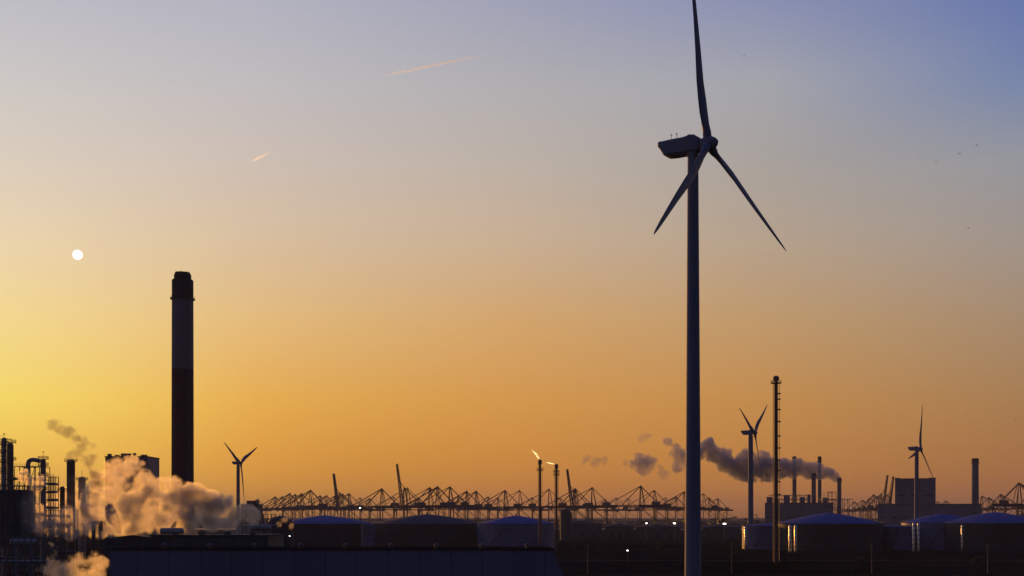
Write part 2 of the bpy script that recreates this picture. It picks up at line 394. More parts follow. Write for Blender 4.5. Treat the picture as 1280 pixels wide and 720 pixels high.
# ------------------------------------------------------------------ flare stacks
def flare(px, top_py, d, r, label, knobs, plat, flame=None, group='flare stacks'):
    c = P(px, HY, d); H = Z(top_py, d); u = d/F
    t = thing('flare_stack', label, 'flare stack', (c.x, c.y, 0), 0, group)
    MB().lathe([(r*1.2, 0), (r*1.15, 4), (r, 5), (r*.95, H-6*u)], 24).build('riser', M_rust, t, True)
    MB().lathe([(r*1.05, H-6*u), (r*1.6, H-5*u), (r*1.6, H-1.5*u), (r*1.15, H-1*u), (r*1.15, H)], 24).build('burner_tip', M_steel, t, True)
    for py in plat:
        q = MB(); z = Z(py, d); q.ring((0,0,z), r*.9, r*1.5+.4, .3, 24); q.rail((0,0,z+.1), r*2.2+.5, 1.2, 10, .12); q.build('platform', M_steel, t)
    q = MB(); q.bar((r*1.7, 0, 1), (r*1.7, 0, H-9*u), .25, .5); q.bar((-r*1.5, -.3, 1), (-r*1.5, -.3, H-5*u), .3); q.build('pilot_pipe', M_steel, t)
    for py in knobs:
        z = Z(py, d); MB().box((r*1.6, -r*.2, z), (r*1.3, r*1.3, 1.1*u*1.3)).build('clamp', M_steel, t)
    if flame:
        bm = bmesh.new(); m = MB(); m.bm.free(); m.bm = bm
        n_ = 7
        for i, (px2, py2, rr) in enumerate(flame):
            p = P(px2, py2, d) - Vector((c.x, c.y, 0)); m.ball(p, rr*u, 2, (1.3, 1, .8))
        o = m.build('flame', M_flame, t, True, label='pale yellow flame blown to the left of the tip')
        md = o.modifiers.new('remesh', 'REMESH'); md.mode = 'VOXEL'; md.voxel_size = .35*u; md.use_smooth_shade = True
    return t
flare(970, 470, 616, 1.05, 'tallest thin flare stack with knobbly right side at the right of the near turbine', (492, 499, 512, 527, 545, 560, 575, 588, 602, 618), (479,))
flare(675, 574.5, 800, .85, 'left and taller of the two thin flare stacks behind the end of the long hall', (), (588,), [(673,572.5,1.1),(671.6,570.2,1.2),(670,567.8,1.3),(668.2,565.8,1.1),(666.3,564,.8),(664.6,562.6,.45)])
flare(695.5, 580, 830, .85, 'right and lower of the two thin flare stacks behind the end of the long hall', (), (590, 594), [(692,580,.6),(690,579.5,.9),(687.5,579,1.0),(685,578.4,.8),(683,578,.5)])

# ------------------------------------------------------------------ storage tanks
def tank(cx, w, rim, peak, d, m, label, skirt=True, strips=True, roofm=None):
    r = w/2*d/F; c = P(cx, HY, d); hr = Z(rim, d); hp = Z(peak, d)
    t = thing('storage_tank', label, 'storage tank', (c.x, c.y+r, 0), 0, 'cone-roofed storage tanks')
    MB().lathe([(r, 0), (r, hr)], 96, caps=True).build('shell', m, t, True)
    prof = [(r+.25, hr+.003), (r+.25, hr+.35)] + [(r*(1-k), hr+.35+(hp-hr)*(1-(1-k)**1.35)) for k in (.04,.2,.4,.6,.8,.93)] + [(0, hp+.35)]
    rf = MB().lathe(prof, 96).build('roof', roofm or M_roof, t, True)
    q = MB(); q.rail((0,0,hr+.35), r+.1, 1.1, 72, .07); q.build('handrail', M_steel, rf)
    q = MB(); q.tube((0,0,hp), (0,0,hp+1.6), .5, .5, 12); q.tube((0,0,hp+1.6), (0,0,hp+1.9), .8, .6, 12)
    q.build('vent', M_steel, rf)
    for i in range(5):
        a = 1.2*i+.4; q = MB(); q.tube((r*.75*math.cos(a), r*.75*math.sin(a), hr+.4), (r*.75*math.cos(a), r*.75*math.sin(a), hr+1.2+(hp-hr)*.35), .3, .3, 8); q.build('vent', M_steel, rf)
    for zz in (hr*.5, hr*.8):
        MB().ring((0,0,zz), r+.002, .25, .3, 96).build('wind_girder', m, t)
    q = MB(); n_ = 26; a0, a1 = -2.35, -1.75      # spiral stair on the shell
    for i in range(n_):
        a = a0+(a1-a0)*i/n_; z = hr*i/n_+.3
        q.box(((r+.55)*math.cos(a), (r+.55)*math.sin(a), z), (1.1, 1.1, .12), a)
        q.bar(((r+1.05)*math.cos(a), (r+1.05)*math.sin(a), z), ((r+1.05)*math.cos(a), (r+1.05)*math.sin(a), z+1.1), .08)
    q.build('spiral_stair', M_steel, t)
    return t
def pipe_pair(px, py0, py1, d, w, label, n=1, gap=4.5, name='glint_pipe', bands=0):  # added metal pipes stand in for the strips of light on tank edges
    """bright bare metal fire-water risers standing at the left flank of a tank"""
    c = P(px, HY, d); u = d/F
    t = thing(name, label, 'glint_pipe', (c.x, c.y, 0), 0, 'metal pipes added for the glints on the tank edges')
    z0, z1 = Z(py1, d), Z(py0, d)
    for i in range(n):
        x = i*gap*u
        o = MB().lathe([(w, max(.3, z0)), (w, z1-w), (w*.6, z1-w*.25), (0, z1)], 24, (x, 0, 0)).build('pipe', M_strip, t, True)
        MB().lathe([(w*.7, 0), (w*.7, max(.3, z0)+.3)], 16, (x, 0, 0)).build('foot', M_rust, t, True)
        for k in range(6): MB().ring((0, 0, z0+(z1-z0)*(k+.5)/6.2), w+.002, .12, .35, 20).build('flange', M_rust, o).location = (x, 0, 0)
    return t
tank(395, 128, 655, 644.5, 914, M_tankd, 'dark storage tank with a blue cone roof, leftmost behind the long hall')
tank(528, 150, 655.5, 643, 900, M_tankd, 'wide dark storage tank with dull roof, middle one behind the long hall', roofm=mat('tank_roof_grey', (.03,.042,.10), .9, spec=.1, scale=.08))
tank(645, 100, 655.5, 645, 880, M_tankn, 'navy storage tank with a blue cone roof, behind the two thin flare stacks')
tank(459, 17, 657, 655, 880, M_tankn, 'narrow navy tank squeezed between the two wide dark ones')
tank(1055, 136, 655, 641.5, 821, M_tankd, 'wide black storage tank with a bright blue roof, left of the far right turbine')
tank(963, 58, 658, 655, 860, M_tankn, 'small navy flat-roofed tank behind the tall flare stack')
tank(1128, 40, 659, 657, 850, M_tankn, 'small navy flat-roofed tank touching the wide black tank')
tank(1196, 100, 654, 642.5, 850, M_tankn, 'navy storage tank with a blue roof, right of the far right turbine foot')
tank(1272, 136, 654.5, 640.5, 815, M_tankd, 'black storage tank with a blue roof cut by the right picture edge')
pipe_pair(932, 658, 682, 830, .95, 'metal pipe added for the orange glint below the middle distant turbine')
pipe_pair(987.5, 656, 692, 790, .95, 'pair of metal pipes added for the orange glints at the left flank of the wide black tank', 2, 7)
pipe_pair(1142, 653, 689, 790, .8, 'pair of metal pipes added for the gold glints at the foot of the far right turbine', 2, 6)
pipe_pair(1202.5, 656, 686, 785, .6, 'slender metal pipe added for the glint in front of the two rightmost tanks')

# ------------------------------------------------------------------ long hall in front
d = 330
x0, x1, x2 = X(137, d), X(690, d), X(716, d); zt = Z(687.5, d)
h = thing('long_hall', 'long low navy hall filling the bottom left foreground', 'hall', ((x0+x2)/2, d, 0)); cx = (x0+x2)/2
MB().prism([(x0-cx, 0), (x2-cx+1.4*(zt-8)/7, 0), (x1-cx, zt), (x0-cx, zt)], 0, 26).build('wall', M_wall, h)
q = MB().box(((x0+x1)/2-cx, 13, zt+.15), (x1-x0+.6, 26.8, .3)); rf = q.build('roof', mat('hall_roof', (.012,.013,.018), 1.0, scale=.05, spec=0), h)
for i in range(9):
    MB().lathe([(.5,0),(.5,.7),(.8,.8),(.8,1.0),(.2,1.35),(0,1.4)], 14, (x0-cx+12+i*13.5, 12, zt+.3)).build('roof_vent', M_steel, rf, True)
for i in range(5):
    MB().box((x0-cx+14+i*25, -.05, 2.6), (5.5, .14, 5.2)).build('roller_door', M_walld, h)
# darker shed behind it, left
d = 440
s_ = thing('shed', 'dark shed with a flat roof at the foot of the steam', 'shed', (X(262, d), d, 0))
w_ = X(347, d)-X(200, d)
MB().box((0, 15, Z(670, d)/2), (w_, 30, Z(670, d))).build('wall', M_walld, s_)
r_ = MB().box((0, 15, Z(670, d)+.2), (w_+1, 31, .4)).build('roof', M_cap, s_)
for i in range(4): MB().box((-w_/2+8+i*10, 6, Z(670, d)+1), (2.2, 2, 1.2)).build('roof_unit', M_steel, r_)
d = 455
s_ = thing('shed', 'lower dark shed left of the flat-roofed one, under the grey steam', 'shed', (X(165, d), d, 0))
MB().box((0, 9, Z(673, d)/2), (X(198,d)-X(128,d), 18, Z(673, d))).build('wall', M_walld, s_)
MB().prism([(-(X(198,d)-X(128,d))/2-.4, Z(673,d)+.003), ((X(198,d)-X(128,d))/2+.4, Z(673,d)+.003), (0, Z(670,d)+.4)], -.4, 18.4).build('roof', M_cap, s_)

# ------------------------------------------------------------------ refinery at the left
D = 500; u = D/F
def column(px, w, top, d, label, plats=(), m=None, rail=True, mast=0, scaff=False, group='process columns'):
    c = P(px, HY, d); r = w/2*d/F; H = Z(top, d)
    t = thing('process_column', label, 'column', (c.x, c.y, 0), 0, group)
    MB().lathe([(r*1.15, 0), (r, 3), (r, H-r*.8), (r*.85, H-r*.3), (r*.5, H-.05), (0, H)], 28).build('vessel', m or M_pipe, t, True)
    for py in plats:
        z = Z(py, d); q = MB(); q.ring((0,0,z), r*.98, 1.1, .18, 24); q.rail((0,0,z+.09), r+1.0, 1.15, 12, .1); q.build('platform', M_steel, t)
    q = MB(); a = r+.35
    for sx in (-.25, .25): q.bar((a*.8, -a*.7+sx, 1), (a*.8, -a*.7+sx, H), .1)
    for i in range(int(H/1.2)): q.bar((a*.8, -a*.7-.25, 1+i*1.2), (a*.8, -a*.7+.25, 1+i*1.2), .08)
    q.build('ladder', M_steel, t)
    if mast: MB().tube((0,0,H-.2), (0,0,H+mast), .12, .06, 8).ball((0,0,H+mast), .3, 1).build('mast', M_steel, t)
    if scaff:
        q = MB(); R2 = r+1.3
        for sx in (-1,1):
            for sy in (-1,1): q.bar((sx*R2, sy*R2, 0), (sx*R2, sy*R2, H-.5), .18)
        z = 2
        while z < H-.5:
            for sx in (-1,1):
                q.bar((sx*R2, -R2, z), (sx*R2, R2, z), .14); q.bar((-R2, sx*R2, z), (R2, sx*R2, z), .14)
            q.bar((-R2, -R2, z), (R2, -R2, z+2.2), .08)
            z += 2.4
        q.build('scaffold', M_steel, t)
    return t
column(5, 6, 547, 480, 'leftmost process column, wrapped in scaffolding, at the picture edge', (556, 566, 578, 590), scaff=True, mast=1.6)
column(13, 7.5, 554, 500, 'thick process column right beside the scaffolded one at the picture edge', (553.5, 575, 600), m=M_rust)
column(54, 6.5, 574, 505, 'process column with the bent overhead pipe and a thin mast', (574, 582, 594.5, 612), mast=3.2)
column(78, 6, 608, 520, 'short dark column left of the plain small chimney', (614,), m=M_rust)
column(88.6, 10, 574, 560, 'small plain chimney under the drifting wisp of steam', (577,), m=M_rust, group='refinery chimneys')
column(102.5, 9, 596, 575, 'pale squat column half hidden in orange steam', (600,), mast=2.5)
# bent overhead pipe
t = thing('overhead_pipe', 'thick bent pipe arching over from the masted column', 'pipe', (X(54, 505), 503, 0))
xx = lambda px: X(px, 505)-X(54, 505)
pts = [(xx(37.5), 0, Z(592, 505)), (xx(37.5), 0, Z(580, 505)), (xx(38.5), 0, Z(577, 505)), (xx(41), 0, Z(575.3, 505)), (xx(45), 0, Z(575, 505)), (xx(52), 0, Z(576.5, 505))]
MB().path(pts, .95, 16).build('pipe', M_pipe, t, True)
MB().path([(xx(37.5), 0, 0), (xx(37.5), 0, Z(592, 505)-.3)], .5, 12).build('support', M_steel, t)
def rack(px0, px1, top, base_py, d, label, nx, nz, w=6, m=None, diag=False, name='pipe_rack', clad=None, cat='steel frame'):
    c = P((px0+px1)/2, HY, d); hw = (px1-px0)/2*d/F; kk = max(1, d/700); H = Z(top, d)
    t = thing(name, label, cat, (c.x, c.y, 0), 0, 'steel process structures')
    for i in range(nx+1):
        x = -hw+2*hw*i/nx
        for y in (0, w): MB().bar((x, y, 0), (x, y, H), .28*kk).build('post', m or M_steel, t)
    for j in range(1, nz+1):
        q = MB()
        z = H*j/nz
        for y in (0, w): q.bar((-hw, y, z), (hw, y, z), .25*kk)
        for i in range(nx+1): q.bar((-hw+2*hw*i/nx, 0, z), (-hw+2*hw*i/nx, w, z), .22*kk)
        if diag:
            for i in range(nx):
                if (i+j) % 2: q.bar((-hw+2*hw*i/nx, 0, z-H/nz), (-hw+2*hw*(i+1)/nx, 0, z), .14*kk*1.3)
        q.build('beam_frame', m or M_steel, t)
    q = MB()
    for i in range(nx*2+1): q.bar((-hw+hw*i/nx, 0, H), (-hw+hw*i/nx, 0, H+1.1), .07)
    q.bar((-hw, 0, H+1.1), (hw, 0, H+1.1), .08); q.bar((-hw, 0, H+.6), (hw, 0, H+.6), .06); q.build('handrail', M_steel, t)
    for j in range(1, nz):
        z = H*j/nz+.5
        for k_ in range(3): MB().tube((-hw, 1+k_*1.6, z), (hw, 1+k_*1.6, z), .25+.12*((j+k_) % 3), n=10).build('pipe', M_pipe, t, True)
    if clad:
        for (a0, a1, b0, b1) in clad:
            MB().box(((a0+a1)/2*d/F - (c.x - 0) + (0-640)/F*d, w/2, (Z(b0,d)+Z(b1,d))/2), ((a1-a0)*d/F, w-.6, Z(b0,d)-Z(b1,d))).build('cladding', M_walld, t)
    return t
rack(57, 67.5, 596, 650, 508, 'open lattice tower of scaffolding right of the masted column', 3, 12, w=5, name='lattice_tower')
rack(18, 51, 583, 650, 515, 'steel process structure behind the orange steam by the left edge', 5, 8, w=10, diag=True, name='process_structure')
rack(-6, 28, 607, 650, 470, 'dark process structure at the very left edge, below the columns', 5, 5, w=12, clad=[(-5, 27, 612, 684)], name='process_structure')
rack(58, 92, 638, 660, 495, 'low pipe rack under the small chimney', 6, 3, w=5, diag=True)
rack(300, 345, 643, 668, 620, 'pipe rack right of the steam bank, in front of the leftmost cone-roofed tank', 9, 4, w=8, diag=True)
# boiler house behind the steam
d = 900
t = thing('boiler_house', 'tall boxy boiler house half veiled by orange steam', 'building', (X(158, d), d, 0))
hw = X(184.5, d)-X(158, d); H = Z(571, d)
MB().box((0, 15, H/2), (hw*2, 30, H)).build('wall', M_bld, t)
rf = MB().box((0, 15, H+.25), (hw*2+1, 31, .5)).build('roof', M_cap, t)
for dx, w2, h2 in ((-14.5, 2.4, 2), (-1.5, 7.5, 2.3), (5, 1.8, 2.6), (12.5, 4, 1.3), (-8.5, 3, 1.1)):
    MB().box((dx, 4, H+.5+h2/2), (w2, 3, h2)).build('roof_unit', M_steel, rf)
q = MB()
for i in range(18): x = -hw+2*hw*i/17; q.bar((x, -.2, H+.5), (x, -.2, H+1.6), .08)
q.bar((-hw, -.2, H+1.6), (hw, -.2, H+1.6), .1); q.build('handrail', M_steel, rf)
for i in range(5):
    for j in range(4): MB().box((-hw+4+i*6.3, -.06, 15+j*13), (3.2, .12, 1.6)).build('window', M_cap, t)
# refinery clutter under the steam: horizontal drums on saddles, small towers, heat exchangers
def drum(px, py, w, d, label):
    c = P(px, HY, d); l = w*d/F; r = l*.16; z = Z(py, d)
    t = thing('pressure_drum', label, 'drum', (c.x, c.y, 0), 0, 'horizontal drums')
    q = MB(); q.tube((-l/2, 0, z), (l/2, 0, z), r, n=24); q.ball((-l/2, 0, z), r, 2, (.5,1,1)); q.ball((l/2, 0, z), r, 2, (.5,1,1)); q.build('vessel', M_pipe, t, True)
    for sx in (-.3, .3): MB().box((sx*l, 0, (z-r*.5)/2), (.8, r*1.6, z-r*.5)).build('saddle', M_conc, t)
    MB().tube((0,0,z), (0,0,z+r+1.2), .3, n=10).build('nozzle', M_steel, t)
drum(215, 664, 26, 520, 'pressure drum at the left edge of the flat-roofed shed roof line')
drum(325, 660, 24, 560, 'pressure drum right of the steam bank, before the pipe rack')
drum(30, 678, 30, 440, 'pressure drum in the dark corner at the bottom left')
column(117, 5, 651, 470, 'first of two stubby dark vessels poking out of the grey steam', (655,), m=M_rust, group='stubby vessels')
column(126, 5, 651, 475, 'second of two stubby dark vessels, nearer the steam bank', (655,), m=M_rust, group='stubby vessels')
rack(0, 70, 673, 700, 400, 'low dark pipe rack along the bottom left', 9, 2, w=5, diag=True)
# dome-topped tank with small rooms, and its neighbours right of the steam bank
d = 700
t = thing('dome_tank', 'dark domed tank right of the steam bank, left of the first cone-roofed tank', 'storage tank', (X(345, d), d+14, 0))
r = 16*d/F
MB().lathe([(r, 0), (r, Z(655, d))], 48).build('shell', M_tankd, t, True)
MB().lathe([(r+.1, Z(655, d)+.003)]+[(r*math.cos(a_), Z(655, d)+.4+r*.6*math.sin(a_)) for a_ in (.2,.5,.8,1.1,1.35)]+[(0, Z(655,d)+.4+r*.6)], 48).build('roof', M_tankd, t, True)
MB().rail((0,0,Z(655,d)+.2), r, 1.1, 30, .08).build('handrail', M_steel, t)
t = thing('plant_building', 'stepped dark building between the steam bank and the first cranes', 'building', (X(312, 1100), 1100, 0))
d = 1100
MB().box((0, 10, Z(630,d)/2), (X(323,d)-X(301,d), 20, Z(630,d))).build('wall', M_walld, t)
MB().box((1, 10, Z(630,d)+1.6), (X(317,d)-X(305,d), 14, 3.2)).build('penthouse', M_walld, t)

# ------------------------------------------------------------------ harbour cranes
CR_KIDS = {}
def crane_proto(raised, m, label):
    """ship-to-shore gantry crane, boom toward local -x, waterside legs at x=0"""
    t = thing('gantry_crane', label, 'crane', (0,0,0), 0, None)
    g = 30; yw = 9; zg = 42; za = 82
    for x in (0, g):
        for y in (-yw, yw): MB().box((x, y, (zg+1)/2), (1.7, 1.5, zg+1)).build('leg', m, t)
    q = MB()
    for x in (0, g):
        q.bar((x, -yw, 14), (x, yw, 14), 1.3); q.bar((x, -yw, zg), (x, yw, zg), 1.6); q.bar((x, -yw, 2.0), (x, yw, 2.0), 1.6)
    for y in (-yw, yw): q.bar((0, y, 15), (g, y, 15), 1.5); q.bar((0, y, zg-1), (g, y, 16), .8)
    q.build('portal_frame', m, t)
    for x in (0, g):
        for y in (-yw, yw): MB().box((x, y, .9), (2.4, 6, 1.0)).build('bogie', M_steel, t)
    q = MB()
    for y in (-3, 3): q.bar((-3, y, zg+1.8), (g+20, y, zg+1.8), 1.5, 5.6)
    for i in range(10): q.bar((-3+i*5.8, -3, zg+2.5), (-3+i*5.8, 3, zg+2.5), .5)
    q.build('girder', m, t)
    # A-frame
    q = MB()
    for y in (-1, 1):
        q.bar((-1, y*yw*.9, zg), (0, y*2.2, za), 1.3); q.bar((9, y*yw*.9, zg), (1.5, y*2.2, za), .9)
    q.bar((-.5, -5.6, 62), (-.5, 5.6, 62), .8); q.bar((.5, -3, za), (.5, 3, za), 1.8, 2.6); q.build('a_frame', m, t)
    hinge = Vector((-3, 0, zg+2)); L_ = 86 if raised else 66
    ang = R(82) if raised else 0
    bd = Vector((-math.cos(ang), 0, math.sin(ang))); up = Vector((math.sin(ang), 0, math.cos(ang)))
    q = MB()
    for y in (-2.6, 2.6):
        a_, b_ = hinge+Vector((0,y,0)), hinge+bd*L_+Vector((0,y,0))
        q.bar(a_+up*(2.6 if raised else 1.4), b_+up*1.4, 1.9 if raised else 1.3); q.bar(a_-up*(2.6 if raised else 1.4), b_-up*.6, 1.8 if raised else 1.2)
        for i in range(12):
            s0 = hinge+bd*(L_*i/12)+Vector((0,y,0)); s1 = hinge+bd*(L_*(i+1)/12)+Vector((0,y,0))
            q.bar(s0+up*(1.1 if i % 2 else -1.1), s1+up*(-1.1 if i % 2 else 1.1), .5)
    for i in range(8): q.bar(hinge+bd*(L_*(i+1)/8)+Vector((0,-2.6,0)), hinge+bd*(L_*(i+1)/8)+Vector((0,2.6,0)), .6)
    q.build('boom', m, t)
    ap = Vector((.5, 0, za))
    if not raised:
        for f in (.5, .95):
            q = MB()
            for y in (-2.4, 2.4): q.bar(ap+Vector((0,y,0)), hinge+bd*L_*f+Vector((0,y,1)), 1.05)
            q.build('forestay', m, t)
    else:
        q = MB()
        for y in (-2.4, 2.4): q.bar(ap+Vector((0,y,0)), hinge+bd*L_*.62+Vector((0,y,0)), .55)
        q.build('forestay', m, t)
    q = MB()
    for y in (-2.4, 2.4): q.bar(ap+Vector((0,y,0)), (g+8, y, zg+3), 1.05)
    q.build('backstay', m, t)
    MB().box((g-1, 0, zg+7.2), (17, 8, 6.4)).build('machinery_house', M_house, t)
    MB().box((6, 0, zg-2.4), (4, 3, 3)).build('operator_cab', M_house, t)
    return t
protos = {(r_, c_): crane_proto(r_, M_crane if c_ == 0 else M_crane2, 'x') for r_ in (0, 1) for c_ in (0, 1)}
kmaps = {k: kidmap(v) for k, v in protos.items()}
CR = []   # px of apex, row of apex, raised, facing (+1 boom to the left)
for px, py in ((322,624),(362,617),(369,618),(377,617),(388,613),(400,619.5),(408,619.5),(428,617.5),(436,617),(477,611),(509,610),(536.7,609.5),(546.7,608.5),(562,608.5),(583,614),(595,614),(631,613),(649,613),(686,611.5),(719,611),(740,609.5),(756,624),(800.5,607.5),(817.5,613),(855,614.5)):
    CR.append((px, py, 0, 1))
for px, py in ((344,621),(353,620.5),(418,620),(450,622),(462,623),(492,621),(523,622),(572,620),(610,621),(622,622),(665,622),(700,622),(770,622),(785,623),(832,622),(845,621),(879,617),(886,622),(897,623)): CR.append((px, py, 0, 1))
for px, py in ((424,616),(505,609.5),(717,613)): CR.append((px, py, 1, 1))
for px, py in ((1068,627),(1078,625),(1087,622.5),(1092,618.5),(1098,620),(1172,627),(1182,626),(1228,620),(1236,622),(1251,618),(1274,604),(1290,614)): CR.append((px, py, 0, -1))
for px, py in ((1102,617),(1110,618)): CR.append((px, py, 1, -1))
PLACE = []
used = set()
CR.sort()
n_seen = 0
def side_words(i, px, py, raised, face):
    near = [(297,'the distant turbine by the banded chimney'),(395,'the blue roof of the leftmost cone-roofed tank'),(459,'the narrow navy tank'),(528,'the wide dull-roofed tank'),(627,'the navy tank behind the flare stacks'),
            (675,'the taller thin flare stack'),(695,'the lower thin flare stack'),(867,'the near turbine tower'),(1049,'the smoking chimney'),(1145,'the far right turbine'),(1219,'the pale lone chimney'),(1280,'the right picture edge')]
    k = min(near, key=lambda q: abs(q[0]-px)); return k
cnt = {}
ORD = ['first','second','third','fourth','fifth','sixth','seventh','eighth','ninth','tenth','eleventh','twelfth']
info = []
for px, py, ra, fc in CR:
    k = side_words(0, px, py, ra, fc); sd = 'left of' if px < k[0]-.5 else 'right of'; info.append((k, sd))
buckets = {}
for i, (c_, nf) in enumerate(zip(CR, info)): buckets.setdefault((nf[0][1], nf[1], c_[2]), []).append(i)
LAB = {}
for (nm, sd, ra), ids in buckets.items():
    ids.sort(key=lambda i: abs(CR[i][0]-info[i][0][0]))
    for j, i in enumerate(ids):
        w = 'gantry crane with upright boom' if ra else 'gantry crane'
        o_ = '' if len(ids) == 1 else ORD[j]+' '
        LAB[i] = f'{o_}{w} {sd} {nm}' if len(ids) == 1 else f'{o_}{w} going {sd.split()[0]} from {nm}'
for i, (px, py, ra, fc) in enumerate(CR):
    d = 57*F/(HY-py); col = 1 if (i*7) % 5 < 2 else 0
    pr = protos[(ra, col)]; key = (ra, col)
    if key in used: o = copy_tree(pr, None, kmaps[key])
    else: o = pr; used.add(key)
    yaw = R(random.uniform(-16, 16)) + (0 if fc == 1 else math.pi)
    o.location = (X(px, d), d, 0); o.rotation_euler = (0, 0, yaw)
    o['label'] = LAB[i]; o['category'] = 'crane'; o['group'] = 'harbour gantry cranes'
for key, pr in protos.items():
    if key not in used:
        for ch_ in children(pr): bpy.data.objects.remove(ch_)
        bpy.data.objects.remove(pr)

# ------------------------------------------------------------------ power station far right
d = 2000
def far_chimney(px, w, top, d, label, m=M_conc, m2=None, band=None):
    c = P(px, HY, d); r = w/2*d/F; H = Z(top, d)
    t = thing('chimney', label, 'chimney', (c.x, c.y, 0), 0, 'power station chimneys')
    MB().lathe([(r*1.12, 0), (r, H*.4), (r*.93, H*.955)], 32).build('shaft', m, t, True)
    MB().lathe([(r*1.02, H*.955+.003), (r*1.02, H*.99), (r*.8, H), (r*.75, H*.985)], 32).build('head', M_cap, t, True)
    q = MB(); q.ring((0,0,H*.93), r*.94, 1.4, .6, 32); q.rail((0,0,H*.93), r*.94+1.3, 1.6, 16, .2); q.build('gallery', M_steel, t)
    return t
far_chimney(993, 5.2, 570.5, 2050, 'dark chimney sticking through the left part of the long smoke plume')
far_chimney(1017, 6, 591, 2000, 'broad chimney left of the one that tops the plume', M_bld)
far_chimney(1024.5, 4.6, 570.5, 2060, 'thin chimney rising above the smoke near its right end')
far_chimney(1049, 5.6, 597, 2000, 'rightmost chimney, from which the long grey smoke plume streams', M_bld)
far_chimney(1219, 8.5, 573, 1800, 'lone pale chimney right of the box-shaped building', M_conc)
def block(px0, px1, top, d, depth, label, extra=(), m=None, name='power_station', units=()):
    c = P((px0+px1)/2, HY, d); hw = (px1-px0)/2*d/F; H = Z(top, d)
    t = thing(name, label, 'building', (c.x, c.y, 0), -math.atan2(c.x, d), None)
    w_ = MB().box((0, depth/2, H/2), (2*hw, depth, H)).build('wall', m or M_bld, t)
    rf = MB().box((0, depth/2, H+.4), (2*hw+1.2, depth+1.2, .8)).build('roof', M_cap, t)
    for (a0, a1, b) in units:
        x_ = ((a0+a1)/2-640)/F*d-c.x; z_ = Z(b, d)
        MB().box((x_, depth*.3, (H+.8+z_)/2), ((a1-a0)/F*d, depth*.3, max(.5, z_-H-.8))).build('roof_unit', M_bld, rf)
    n_ = max(3, int(2*hw/16))
    for i in range(n_):
        for j in range(max(1, int(H/18))):
            MB().box((-hw+2*hw*(i+.5)/n_, -.12, 6+j*17), (2*hw/n_*.5, .25, 2.4)).build('window', M_cap, w_)
    return t
block(957, 1040, 629, 1960, 80, 'long grey power station building below the smoke plume', units=((959, 966, 621), (971, 974, 623), (980, 987, 619), (1000, 1006, 621), (1009, 1013, 618), (1028, 1033, 622)))
block(1120, 1168, 598.5, 1800, 60, 'tall box-shaped plant building behind the far right turbine', units=((1120, 1126, 597), (1160, 1168, 597)))
block(1100, 1222, 630.5, 1780, 50, 'low wide plant building in front of the tall box-shaped one')
rack(1034, 1045, 615, 0, 1950, 'open steel frame left of the smoking chimney', 2, 5, w=20, diag=True, name='conveyor_tower')
rack(1028, 1066, 624, 0, 1900, 'wide open steel frame under the smoking chimney', 6, 3, w=20, diag=True, name='conveyor_tower')
rack(962, 1012, 619, 0, 2010, 'steel trusses on top of the long power station building', 8, 8, w=20, diag=True, name='conveyor_tower')
# bucket-wheel style unloaders and gear at the right edge
def unloader(px, d, s, face, label):
    t = thing('bulk_unloader', label, 'crane', (X(px, d), d, 0), R(8) if face > 0 else R(188), 'bulk unloaders')
    q = MB(); 
    for x in (-6, 6):
        for y in (-5, 5): q.bar((x*s, y*s, 0), (x*.7*s, y*.7*s, 18*s), 1.4*s)
    q.bar((-6*s,-5*s,6*s), (6*s,-5*s,6*s), s); q.bar((-6*s,5*s,6*s), (6*s,5*s,6*s), s); q.build('portal', M_crane, t)
    MB().box((3*s, 0, 22*s), (11*s, 8*s, 7*s)).build('machine_house', M_house, t)
    q = MB()
    for y in (-2, 2):
        q.bar((0, y*s, 24*s), (-30*s, y*s, 30*s), 1.1*s); q.bar((0, y*s, 21*s), (-30*s, y*s, 28*s), .8*s)
        for i in range(6): q.bar((-5*i*s, y*s, (24+i)*s), (-5*(i+1)*s, y*s, (21+1.16*(i+1))*s), .5*s)
    q.build('boom', M_crane, t)
    q = MB(); q.bar((2*s,0,24*s), (0,0,40*s), 1.2*s); q.bar((0,0,40*s), (-27*s,0,30*s), .6*s); q.bar((0,0,40*s), (10*s,0,25*s), .6*s); q.build('mast', M_crane, t)
    q = MB(); q.box((12*s, 0, 19*s), (6*s, 5*s, 5*s)); q.build('counterweight', M_steel, t)
unloader(1240, 1700, 1.0, 1, 'squat dark unloader beside the lone pale chimney')
unloader(1258, 1500, .95, -1, 'squat dark unloader near the right picture edge')
unloader(1272, 1350, .9, 1, 'squat dark unloader at the right picture edge')
unloader(905, 2100, .8, -1, 'squat dark unloader just right of the near turbine tower')
unloader(945, 1900, .7, 1, 'squat dark unloader left of the long power station building')

# ------------------------------------------------------------------ container stacks, sheds, ships, silo
CN = ('blue','red','grey','green','orange')
def stack(px0, px1, d, tiers, ci, where):
    n_ = max(1, round((px1-px0)*d/F/12.4)); x0 = X((px0+px1)/2, d)
    for i in range(n_):
        hh = max(1, tiers - (random.random() < .4) - (random.random() < .2))
        for j in range(hh):
            k = (ci + random.choice((0,0,1,2,3,4))) % 5; x = x0+(i-(n_-1)/2)*12.5
            q = MB(); q.box((0, 0, 1.31), (12.1, 2.36, 2.5))
            for r_ in range(24): q.box((-5.8+r_*.505, -1.2, 1.31), (.24, .08, 2.2))
            for sx in (-6.0, 6.0):
                for sy in (-1.17, 1.17): q.box((sx, sy, 1.31), (.2, .2, 2.6))
            o = q.build('shipping_container', CONT[k]); o.location = (x, d, .4+j*2.63)
            tag(o, f'{CN[k]} shipping container in the low stack {where}', 'container', 'shipping containers on the quay')
